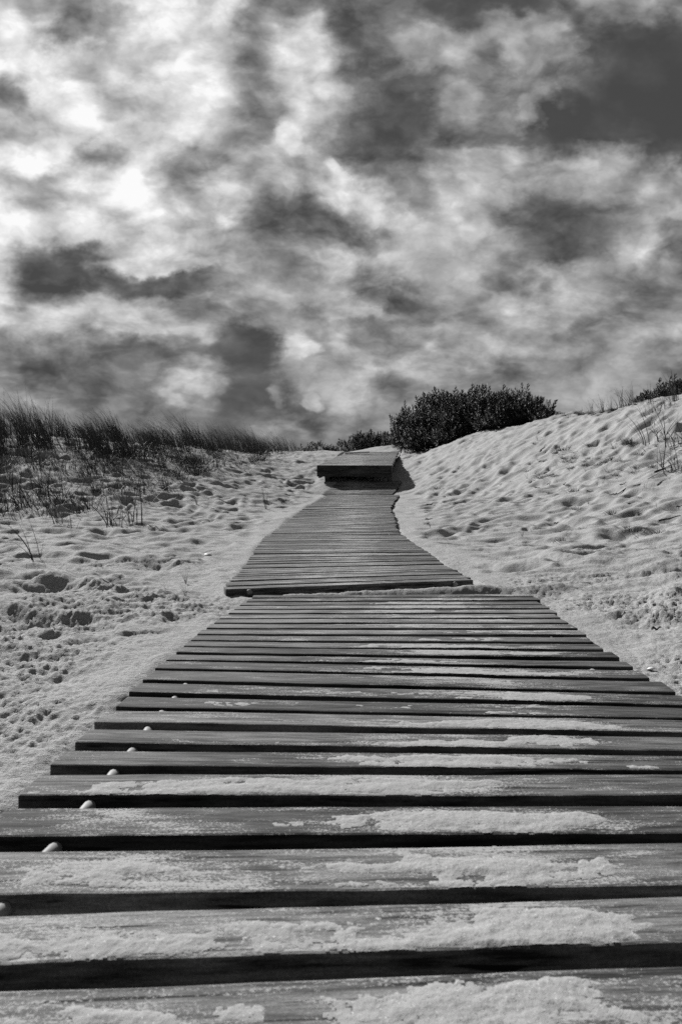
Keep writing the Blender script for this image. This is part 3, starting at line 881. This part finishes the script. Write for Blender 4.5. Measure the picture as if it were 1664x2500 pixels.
# ------------------------------------------------------------------ blades of grass
def blade_batch(bases, heights, leans, widths, curve, tones, segs=5):
    """ribbons: bases (n,3), leans (n,2) horizontal travel of the tip; returns verts, faces, tone"""
    n = len(bases)
    t = np.linspace(0, 1, segs + 1)
    cx = bases[:, None, 0] + leans[:, None, 0] * (t ** curve)[None]
    cy = bases[:, None, 1] + leans[:, None, 1] * (t ** curve)[None]
    L = np.hypot(leans[:, 0], leans[:, 1])
    cz = bases[:, None, 2] + heights[:, None] * (t - .18 * t ** 3 * np.minimum(1, (L / heights)[:, None]))[None][0]
    w = widths[:, None] * (1 - t[None] ** 1.6) * .5 + .0004
    th = RNG.random(n) * np.pi
    ox = np.cos(th)[:, None] * w; oy = np.sin(th)[:, None] * w
    A = np.stack([cx - ox, cy - oy, cz], -1); B = np.stack([cx + ox, cy + oy, cz], -1)
    V_ = np.stack([A, B], 2).reshape(-1, 3)
    base = (np.arange(n) * (segs + 1) * 2)[:, None]
    k_ = np.arange(segs)[None] * 2
    F_ = np.stack([base + k_, base + k_ + 1, base + k_ + 3, base + k_ + 2], -1).reshape(-1, 4)
    T_ = np.repeat(tones, (segs + 1) * 2)
    return V_, F_, T_

def crest_grass():
    bs, hs, ls, ws, ts = [], [], [], [], []
    # dense marram band along the left crest; profile read off the photograph: column, row of the roots, height of the blades (px)
    prof = np.array([(-260,1075,95,13),(0,1072,88,11.2),(100,1068,85,11.6),(200,1070,78,12),(300,1082,72,12.6),(350,1086,70,13),(420,1084,64,13.8),(480,1086,66,14.8),(560,1092,62,16),(640,1096,56,17.5),(690,1100,44,18.8),(728,1104,22,19.6)], float)
    N = 19500
    px = RNG.uniform(-260, 728, N)
    row = np.interp(px, prof[:, 0], prof[:, 1]); hp = np.interp(px, prof[:, 0], prof[:, 2]); dd = np.interp(px, prof[:, 0], prof[:, 3])
    d = dd + RNG.uniform(-1.0, 2.4, N) - .3
    clump = perlin(px * .021, d * 1.1, 81)
    keep = RNG.random(N) < .42 + clump * 1.3
    px, d, hp = px[keep], d[keep], hp[keep]
    x = (px - 832) / F * d
    z = ground_h(x, d, True)
    n = len(x)
    h_ = 1.3 * hp * (d / F) * RNG.beta(2.2, 1.6, n) * (1 + .55 * perlin(x * 1.1, d * .8, 83)) * (1 + .25 * perlin(x * 2, d * 2, 82))
    lean = h_ * (RNG.uniform(.15, .95, n) + .35 * perlin(x * 1.3, d * .9, 84))
    lx = -lean + RNG.normal(0, .06, n) * h_; ly = RNG.normal(0, .18, n) * h_
    tone = np.clip(RNG.beta(1.4, 4, n), 0, 1)
    bright = RNG.random(n) < .012
    tone = np.where(bright, 1.0, tone)
    b = np.stack([x, d, z - .02], -1)
    V_, F_, T_ = blade_batch(b, h_, np.stack([lx, ly], -1), RNG.uniform(.0045, .0095, n), 1.7, tone)
    o = mesh_obj('marram_grass', V_, F_, M_GRASS, None, False, {'tone': T_})
    tag(o, 'dense dark windblown marram grass leaning left along the crest of the left dune', 'grass', None, 'stuff')
crest_grass()

def undergrass():
    """sparse litter and short shoots on the dune face under the crest, too many to count"""
    N = 2300
    px = RNG.uniform(-200, 720, N); t = RNG.random(N) ** 1.35
    rowtop = np.interp(px, [-200, 350, 700], [1070, 1090, 1104]); rowbot = np.interp(px, [-200, 150, 400, 720], [1235, 1200, 1150, 1118])
    py = rowtop + (rowbot - rowtop) * t
    dT = np.interp(px, [-200, 0, 350, 700], [11, 10.8, 12.8, 18.5]); dB = np.interp(px, [-200, 0, 350, 720], [7.6, 8.0, 9.9, 15.8])
    d = dT + (dB - dT) * t
    keep = RNG.random(N) < .42 + .9 * perlin(px * .03, d * 1.7, 85)
    px, d = px[keep], d[keep]
    x = (px - 832) / F * d
    z = ground_h(x, d)
    n = len(x)
    h_ = RNG.uniform(.05, .24, n) * (1 + .6 * perlin(x * 3, d * 3, 86))
    a = RNG.uniform(0, 6.28, n); le = h_ * RNG.uniform(.05, 1.2, n)
    b = np.stack([x, d, z - .01], -1)
    tone = RNG.beta(1.2, 3.5, n)
    V_, F_, T_ = blade_batch(b, h_ * RNG.uniform(.3, 1, n), np.stack([np.cos(a) * le - h_ * .2, np.sin(a) * le], -1), RNG.uniform(.004, .009, n), 1.4, tone, 3)
    o = mesh_obj('dune_undergrowth', V_, F_, M_DRY, None, False, {'tone': T_})
    tag(o, 'thin straggly dry shoots and litter on the dune face below the dense grass', 'undergrowth', None, 'stuff')
undergrass()

def tuft_mesh(kind, seed):
    r = np.random.default_rng(seed)
    nb = {'mound': 330, 'wiry': 15, 'dense': 75, 'few': 6, 'tall': 22, 'spray': 20}[kind]
    hh = {'mound': (.10, .34), 'wiry': (.15, .30), 'dense': (.05, .13), 'few': (.12, .26), 'tall': (.25, .55), 'spray': (.12, .34)}[kind]
    sp = {'mound': .15, 'wiry': .035, 'dense': .06, 'few': .015, 'tall': .04, 'spray': .05}[kind]
    w = {'mound': (.004, .008), 'wiry': (.0042, .007), 'dense': (.004, .008), 'few': (.003, .005), 'tall': (.005, .010), 'spray': (.0045, .0075)}[kind]
    n = nb
    b = np.stack([r.normal(0, sp, n), r.normal(0, sp, n), np.full(n, -.02)], -1)
    h_ = r.uniform(*hh, n)
    a = r.uniform(0, 6.28, n)
    le = h_ * r.uniform(.05, .75 if kind != 'tall' else .55, n)
    lx = np.cos(a) * le + b[:, 0] * (1.2 if kind != 'mound' else .3) - (.18 * h_); ly = np.sin(a) * le + b[:, 1] * (1.2 if kind != 'mound' else .3)
    V_, F_, T_ = blade_batch(b, h_, np.stack([lx, ly], -1), r.uniform(*w, n), 1.5, r.beta(1.3, 3, n), 6)
    if kind in ('wiry', 'tall', 'spray'):   # broken side shoots
        m_ = n // 2
        pick = r.integers(0, n, m_); f = r.uniform(.25, .7, m_)
        bb = b[pick] + np.stack([lx[pick] * f ** 1.5, ly[pick] * f ** 1.5, h_[pick] * f], -1)
        a2 = r.uniform(0, 6.28, m_); h2 = r.uniform(.02, .08, m_)
        V2, F2, T2 = blade_batch(bb, h2, np.stack([np.cos(a2) * h2, np.sin(a2) * h2], -1), np.full(m_, .006), 1.1, r.beta(1.3, 3, m_), 2)
        F_ = np.vstack([F_, F2 + len(V_)]); V_ = np.vstack([V_, V2]); T_ = np.concatenate([T_, T2])
    return V_, F_, T_
TUFTS = {}
def tuft(kind, px, py, scale, label, group=None, name='grass_tuft', d=None, cat='grass tuft'):
    if kind not in TUFTS:
        TUFTS[kind] = []
        for q in range(5):
            V_, F_, T_ = tuft_mesh(kind, 300 + q + 13 * len(TUFTS))
            o = mesh_obj(name, V_, F_, M_DRY, None, False, {'tone': T_})
            COL.objects.unlink(o)
            TUFTS[kind].append(o)
    src = random.choice(TUFTS[kind])
    if d is None: x_, y_ = hit(px, py)
    else: x_, y_ = (px - 832) / F * d, d
    o = src.copy()
    o.name = name
    COL.objects.link(o)
    o.location = (x_, y_, float(ground_h(x_, y_)[0]))
    o.rotation_euler = (0, 0, random.uniform(-.5, .5))
    o.scale = (scale, scale, scale * random.uniform(.9, 1.1))
    return tag(o, label, cat, group)
BIG = [
 ('wiry', 275, 1281, 1.35, 'large wiry grass clump standing alone nearest the camera on the left sand'),
 ('wiry', 325, 1278, 1.25, 'tall thin grass clump just right of the large wiry clump on the left sand'),
 ('few', 340, 1300, .5, 'tiny dark sprig on the sand below the tall thin clump on the left'),
 ('wiry', 140, 1276, 1.0, 'low spreading grass tuft left of the large wiry clump'),
 ('few', 178, 1292, .9, 'small leaning grass sprig in front of the low spreading tuft'),
 ('few', 90, 1368, 1.0, 'three bent bare stalks alone on the open sand at the left edge'),
 ('few', 478, 1231, .95, 'v-shaped pair of stalks on open sand midway between dune and boardwalk'),
 ('few', 410, 1216, .9, 'short forked sprig left of the v-shaped stalks'),
 ('few', 646, 1243, 1.2, 'tall single stalk nearest the left side of the boardwalk bend'),
 ('wiry', 20, 1245, 1.1, 'upright grass tuft at the left edge beside the other lone tufts'),
 ('wiry', 52, 1240, 1.0, 'upright grass tuft second from the left edge, in the front row'),
 ('wiry', 105, 1225, 1.0, 'bushy tuft behind the low spreading tuft on the left'),
 ('wiry', 145, 1228, 1.2, 'dark upright tuft directly behind the low spreading tuft'),
 ('wiry', 229, 1242, 1.0, 'slim grass tuft up-slope and left of the large wiry clump'),
 ('few', 452, 1460, .35, 'tiny dry sprig beside the left edge of the second boardwalk section'),
 ('few', 452, 1425, .45, 'small dead twiggy sprig on sand close to the second boardwalk section'),
 ('few', 135, 1530, .35, 'tiny star-shaped sprig on the bare hummock at lower left'),
 ('mound', 470, 1130, .75, 'dark matted grass mound part way down the left dune face'),
 ('mound', 310, 1112, 1.5, 'large black shaded grass hummock hanging below the crest of the left dune'),
 ('dense', 530, 1118, .9, 'small dark clump right of the matted mound on the left dune face'),
 ('spray', 600, 1155, .9, 'spreading brittle tuft at the right foot of the left dune'),
 ('mound', 1537, 1083, .36, 'round dark grass tussock alone on the right sand slope'),
 ('dense', 1372, 1100, .9, 'small dark tuft at the right end of the flat weed mat on the right slope'),
 ('spray', 1598, 1080, 1.6, 'large branching dry plant at the right edge below the dune top'),
 ('spray', 1655, 1085, 1.5, 'twiggy dry plant cut by the right edge of the photograph'),
 ('spray', 1640, 1150, 1.4, 'lower straggly dry plant by the right edge of the slope'),
 ('spray', 1600, 1004, .8, 'dark tuft on the lip of the small sand bank at upper right'),
 ('spray', 1580, 1015, .7, 'small tuft at the left end of the sand bank lip at upper right'),
 ('spray', 1630, 992, .9, 'spiky tuft just before the far shrub at upper right'),
]
for kd, px, py, s_, lab in BIG:
    tuft(kd, px, py, s_ * (1.3 if kd in ('wiry', 'few') and s_ > .6 else 1), lab)
# on the skyline of the right dune
for px, s_, kd, lab in ((1418, .45, 'tall', 'faint thin grass wisps on the right skyline nearest the big shrub'),
                    (1443, .55, 'tall', 'low skyline grass tuft second from the big shrub'),
                    (1470, .6, 'tall', 'thin upright skyline tuft third from the big shrub'),
                    (1490, .5, 'tall', 'short skyline tuft in the middle of the right dune crest'),
                    (1515, .75, 'tall', 'curved tall skyline grass left of the darkest skyline tuft'),
                    (1540, .85, 'tall', 'darkest fullest skyline grass tuft on the right dune crest'),
                    (1530, .5, 'dense', 'low dark grass base between the two tallest skyline tufts'),
                    (1585, .6, 'tall', 'wispy bent skyline grass between the darkest tuft and the far shrub'),
                    (1645, .9, 'tall', 'tall bent grass rising above the far shrub at the upper right')):
    dd = np.interp(px, [1350, 1500, 1664], [13, 11, 9.2])
    tuft(kd, px, 0, s_, lab, None, 'grass_tuft', float(dd))
for i in range(40):
    px = random.uniform(1365, 1560)
    dd = float(np.interp(px, [1350, 1500, 1664], [13, 11, 9.2])) + random.uniform(-.25, .35)
    tuft('dense', px, 0, random.uniform(.25, .6), 'short dark fringe tuft along the crest of the right dune', 'short fringe tufts along the right crest', 'grass_tuft', dd)
G = 'small tufts scattered over the left dune face'
cnt = 0
while cnt < 165:
    px = random.uniform(-60, 640)
    top_ = np.interp(px, [-60, 350, 640], [1095, 1105, 1115]); bot = np.interp(px, [-60, 150, 330, 450, 640], [1262, 1262, 1225, 1180, 1130])
    py = top_ + (bot - top_) * random.random() ** .85
    kd = random.choice(('wiry', 'wiry', 'wiry', 'few', 'spray')) if px < 400 else random.choice(('few', 'spray', 'dense'))
    s_ = random.uniform(.7, 1.45) if kd != 'dense' else random.uniform(.5, 1.1)
    tuft(kd, px, py, s_, 'small wiry grass tuft among many on the face of the left dune', G)
    cnt += 1
G2 = 'tiny sprouts scattered over the right sand slope'
for i in range(110):
    px = random.gauss(1470, 110); py = 1130 + random.gauss(0, 34) + (px - 1470) * -.06
    if random.random() < .25: px = random.uniform(1000, 1660); py = random.uniform(1100, 1330)
    if px < 1010 or px > 1720 or py < 1050: continue
    tuft('few' if random.random() < .5 else 'dense', px, py, random.uniform(.28, .58), 'tiny dark sprout among many on the right sand slope', G2, 'beach_sprout', None, 'sprout')
G3 = 'tiny sprouts scattered over the left sand'
for i in range(46):
    px = random.uniform(330, 760); py = random.uniform(1135, 1240)
    tuft('few' if random.random() < .6 else 'dense', px, py, random.uniform(.25, .5), 'tiny dark sprout on the flat sand left of the boardwalk', G3, 'beach_sprout', None, 'sprout')

# ------------------------------------------------------------------ twigs
def twig(px, py, L, r, rz, label, group=None):
    x_, y_ = hit(px, py)
    n = 9; V_ = []; F_ = []
    rr = random.Random(int(px * 3 + py))
    path_ = []
    cx = cy = 0; a = rz
    for i in range(n + 1):
        path_.append((x_ + cx, y_ + cy)); a += rr.uniform(-.22, .22)
        cx += math.cos(a) * L / n; cy += math.sin(a) * L / n
    S_ = 6
    for i, (qx, qy) in enumerate(path_):
        zc = float(ground_h(qx, qy)[0]) + r * .8 + .004 * math.sin(i)
        ra = r * (1 - .6 * i / n)
        nx, ny = -math.sin(rz), math.cos(rz)
        for k_ in range(S_):
            t = 6.283 * k_ / S_
            V_.append((qx + nx * math.cos(t) * ra - x_, qy + ny * math.cos(t) * ra - y_, zc + math.sin(t) * ra))
    for i in range(n):
        for k_ in range(S_):
            j = (k_ + 1) % S_
            F_.append((i * S_ + k_, i * S_ + j, (i + 1) * S_ + j, (i + 1) * S_ + k_))
    F_.append(tuple(range(S_))[::-1]); F_.append(tuple(range(n * S_, (n + 1) * S_)))
    o = mesh_obj('twig', V_, F_, M_TWIG)
    o.location = (x_, y_, 0)
    return tag(o, label, 'twig', group)
twig(1470, 1213, .75, .006, .12, 'long thin dark twig lying across the right sand slope')
twig(1606, 1270, .16, .009, -.4, 'short thick dark twig near the right edge of the sand')
twig(1350, 1344, .07, .005, -.7, 'small dark twig on the sand right of the second boardwalk section')
twig(1040, 1232, .10, .014, .2, 'dark stubby wood chip just right of the boardwalk bend')
twig(1312, 1104, .28, .011, .5, 'dark twig beside the flat weed clump on the right slope')
twig(1595, 1158, .22, .008, .1, 'dark stick lying low at the right edge of the slope')
twig(404, 1228, .12, .007, .4, 'short stick on sand below the left dune')
twig(515, 1199, .08, .010, .1, 'dark lump of driftwood on the left sand flat')
twig(1590, 1537, .03, .005, .1, 'dark splinter on the sand right of the nearest section')
GT = 'small dark wood scraps on the right sand'
for i in range(26):
    twig(random.uniform(1030, 1660), random.uniform(1115, 1300), random.uniform(.04, .13), random.uniform(.004, .008), random.uniform(-.6, .6), 'small dark wood scrap among others on the right sand', GT)
# dried weed heap left of the deck
def weed(px, py, spread, n, label):
    x_, y_ = hit(px, py)
    b = np.stack([RNG.normal(0, spread, n), RNG.normal(0, spread * .7, n), np.zeros(n)], -1)
    z0 = ground_h(x_ + b[:, 0], y_ + b[:, 1]); b[:, 2] = z0 + RNG.uniform(0, .03, n)
    a = RNG.uniform(0, 6.28, n); le = RNG.uniform(.04, .14, n)
    V_, F_, T_ = blade_batch(b, RNG.uniform(.005, .05, n), np.stack([np.cos(a) * le, np.sin(a) * le], -1), RNG.uniform(.006, .012, n), 1.0, RNG.beta(1.3, 3, n), 3)
    V_[:, 0] -= x_; V_[:, 1] -= y_
    o = mesh_obj('dried_weed', V_, F_, M_DRY, None, False, {'tone': T_}); o.location = (x_, y_, 0)
    return tag(o, label, 'dried weed')
weed(732, 1172, .14, 300, 'matted heap of dried weed on the sand left of the raised deck')
weed(1352, 1100, .10, 520, 'flat dark mat of dried weed on the right sand slope')

# ------------------------------------------------------------------ shrubs
def sprig_proto(seed, nl=24, hgt=.20, ll=.05):
    r = np.random.default_rng(seed)
    V_, T_ = [], []
    for i in range(nl):
        f = (i + .5) / nl
        a = i * 2.4 + r.uniform(-.3, .3); up = .25 + 1.0 * f + r.uniform(-.15, .15)
        L = ll * (1.15 - .5 * f) * r.uniform(.75, 1.2); w = L * .38
        d = np.array([math.cos(a) * math.cos(up), math.sin(a) * math.cos(up), math.sin(up)])
        s = np.array([-math.sin(a), math.cos(a), 0.0])
        p = np.array([0, 0, hgt * f]) + d * .004
        V_ += [p, p + d * L * .5 + s * w * .5, p + d * L, p + d * L * .5 - s * w * .5]
        T_ += [f * .5 + r.uniform(0, .5)] * 4
    return np.array(V_), np.array(T_)
def shrub(label, lobes, nspr, leaf, hgt, seed, group=None, name='coastal_shrub', up_bias=.6):
    """lobes: x, y, z, rx, ry, rz"""
    r = np.random.default_rng(seed)
    protos = [sprig_proto(seed + q, 22, hgt, leaf) for q in range(6)]
    lob = np.array(lobes, float)
    area = lob[:, 3] * lob[:, 5]; pr = area / area.sum()
    VV, TT = [], []
    ox, oy = lob[0, 0], lob[0, 1]
    oz = float(ground_h(ox, oy)[0])
    k_ = 0
    stemV, stemF = [], []
    while k_ < nspr:
        li = r.choice(len(lob), p=pr); cx, cy, cz, rx, ry, rz_ = lob[li]
        d = r.normal(size=3); d /= np.linalg.norm(d)
        low = d[2] < 0
        rad = r.uniform(.45, 1.0) ** .5
        bumpy = 1 + .10 * math.sin(d[0] * 7 + li) + .10 * math.sin(d[2] * 9 + 2 * li)
        p = np.array([cx, cy, cz]) + d * np.array([rx, ry, rz_]) * rad * bumpy
        g = float(base_fast(np.array([p[0]]), np.array([p[1]]))[0])
        if low and cz - g > .05:
            p[2] = cz + d[2] * (cz - g) * rad
            p[0] = cx + (p[0] - cx) * (1 + .25 * abs(d[2])); p[1] = cy + (p[1] - cy) * (1 + .25 * abs(d[2]))
        if p[2] < g - .05: continue
        ax = d * (1 - up_bias) + np.array([0, 0, up_bias]) + r.normal(0, .22, 3); ax /= np.linalg.norm(ax)
        b = np.cross(ax, [.3, .9, .1]); b /= np.linalg.norm(b); c = np.cross(ax, b)
        V_, T_ = protos[r.integers(6)]
        s = r.uniform(.6, 1.15) * (1.6 if rad > .93 and d[2] > .3 and r.random() < .35 else 1)
        M_ = np.stack([b, c, ax], 0)
        VV.append((V_ * s) @ M_ + p); TT.append(np.clip(T_ * r.uniform(.2, 1.2) * (1.9 if r.random() < .12 else 1), 0, 1.6))
        k_ += 1
    V_ = np.vstack(VV) - np.array([ox, oy, oz]); T_ = np.concatenate(TT)
    F_ = np.arange(len(V_)).reshape(-1, 4)
    root = empty(name, (ox, oy, oz))
    tag(root, label, 'shrub', group)
    mesh_obj('foliage', V_, F_, M_LEAF, root, False, {'tone': T_})
    # woody stems rising into the lobes
    for (cx, cy, cz, rx, ry, rz_) in lob:
        gx, gy = cx, cy
        gz = float(ground_h(gx, gy)[0])
        for q in range(2):
            a = r.uniform(0, 6.28); f = r.uniform(.2, .6)
            p0 = Vector((gx + r.uniform(-.1, .1), gy + r.uniform(-.1, .1), gz - .1)); p1 = Vector((cx + math.cos(a) * rx * f, cy + math.sin(a) * ry * f, max(cz + rz_ * r.uniform(.0, .5), gz + .1)))
            v, f_ = tube_mesh(p0, p1, .016, 6)
            mesh_obj('branch', [tuple(w_ - Vector((ox, oy, oz))) for w_ in v], f_, M_STEM, root)
    return root
def lobe(px, py, d, rpx, rpz, ry=None):
    py += 10
    k_ = d / F
    return ((px - 832) * k_, d, H + (HZ - py) * k_, rpx * k_, ry or rpx * k_ * .9, rpz * k_)
big = [lobe(1150, 1026, 16.9, 92, 66), lobe(1010, 1062, 18.6, 52, 50), lobe(985, 1050, 18.9, 26, 52), lobe(1060, 1030, 18.0, 70, 62), lobe(1095, 1000, 17.6, 55, 44), lobe(1200, 1008, 16.2, 80, 52),
       lobe(1255, 1005, 15.4, 66, 48), lobe(1300, 1012, 14.9, 48, 40), lobe(1328, 1028, 14.2, 30, 22), lobe(1045, 1070, 17.6, 60, 40), lobe(1120, 1058, 16.6, 70, 36), lobe(1225, 1030, 15.3, 70, 30)]
shrub('big dark leafy shrub on the right dune crest beside the raised deck', big, 6400, .062, .17, 500)
back = [lobe(900, 1082, 25, 44, 28), lobe(858, 1090, 25.5, 38, 22), lobe(935, 1078, 25, 30, 26), lobe(952, 1082, 24, 24, 24), lobe(885, 1070, 25, 24, 16), lobe(830, 1100, 26, 22, 9)]
shrub('low dark shrub behind the raised deck, left of the big shrub', back, 1500, .06, .15, 600)
small = [lobe(778, 1093, 25, 32, 18), lobe(750, 1098, 25, 22, 11), lobe(806, 1101, 25, 20, 10)]
shrub('small round shrub in the dip between the left dune grass and the deck', small, 420, .055, .14, 700)
far = [lobe(1640, 956, 12.5, 38, 20), lobe(1600, 966, 13, 34, 14), lobe(1690, 942, 12, 44, 28), lobe(1568, 974, 13.5, 22, 9)]
shrub('dark spreading shrub on the skyline at the upper right corner of the dune', far, 800, .045, .11, 800)
for t_ in TUFTS.values():
    for o in t_:
        if o.users == 0 or not o.users_collection: bpy.data.objects.remove(o)
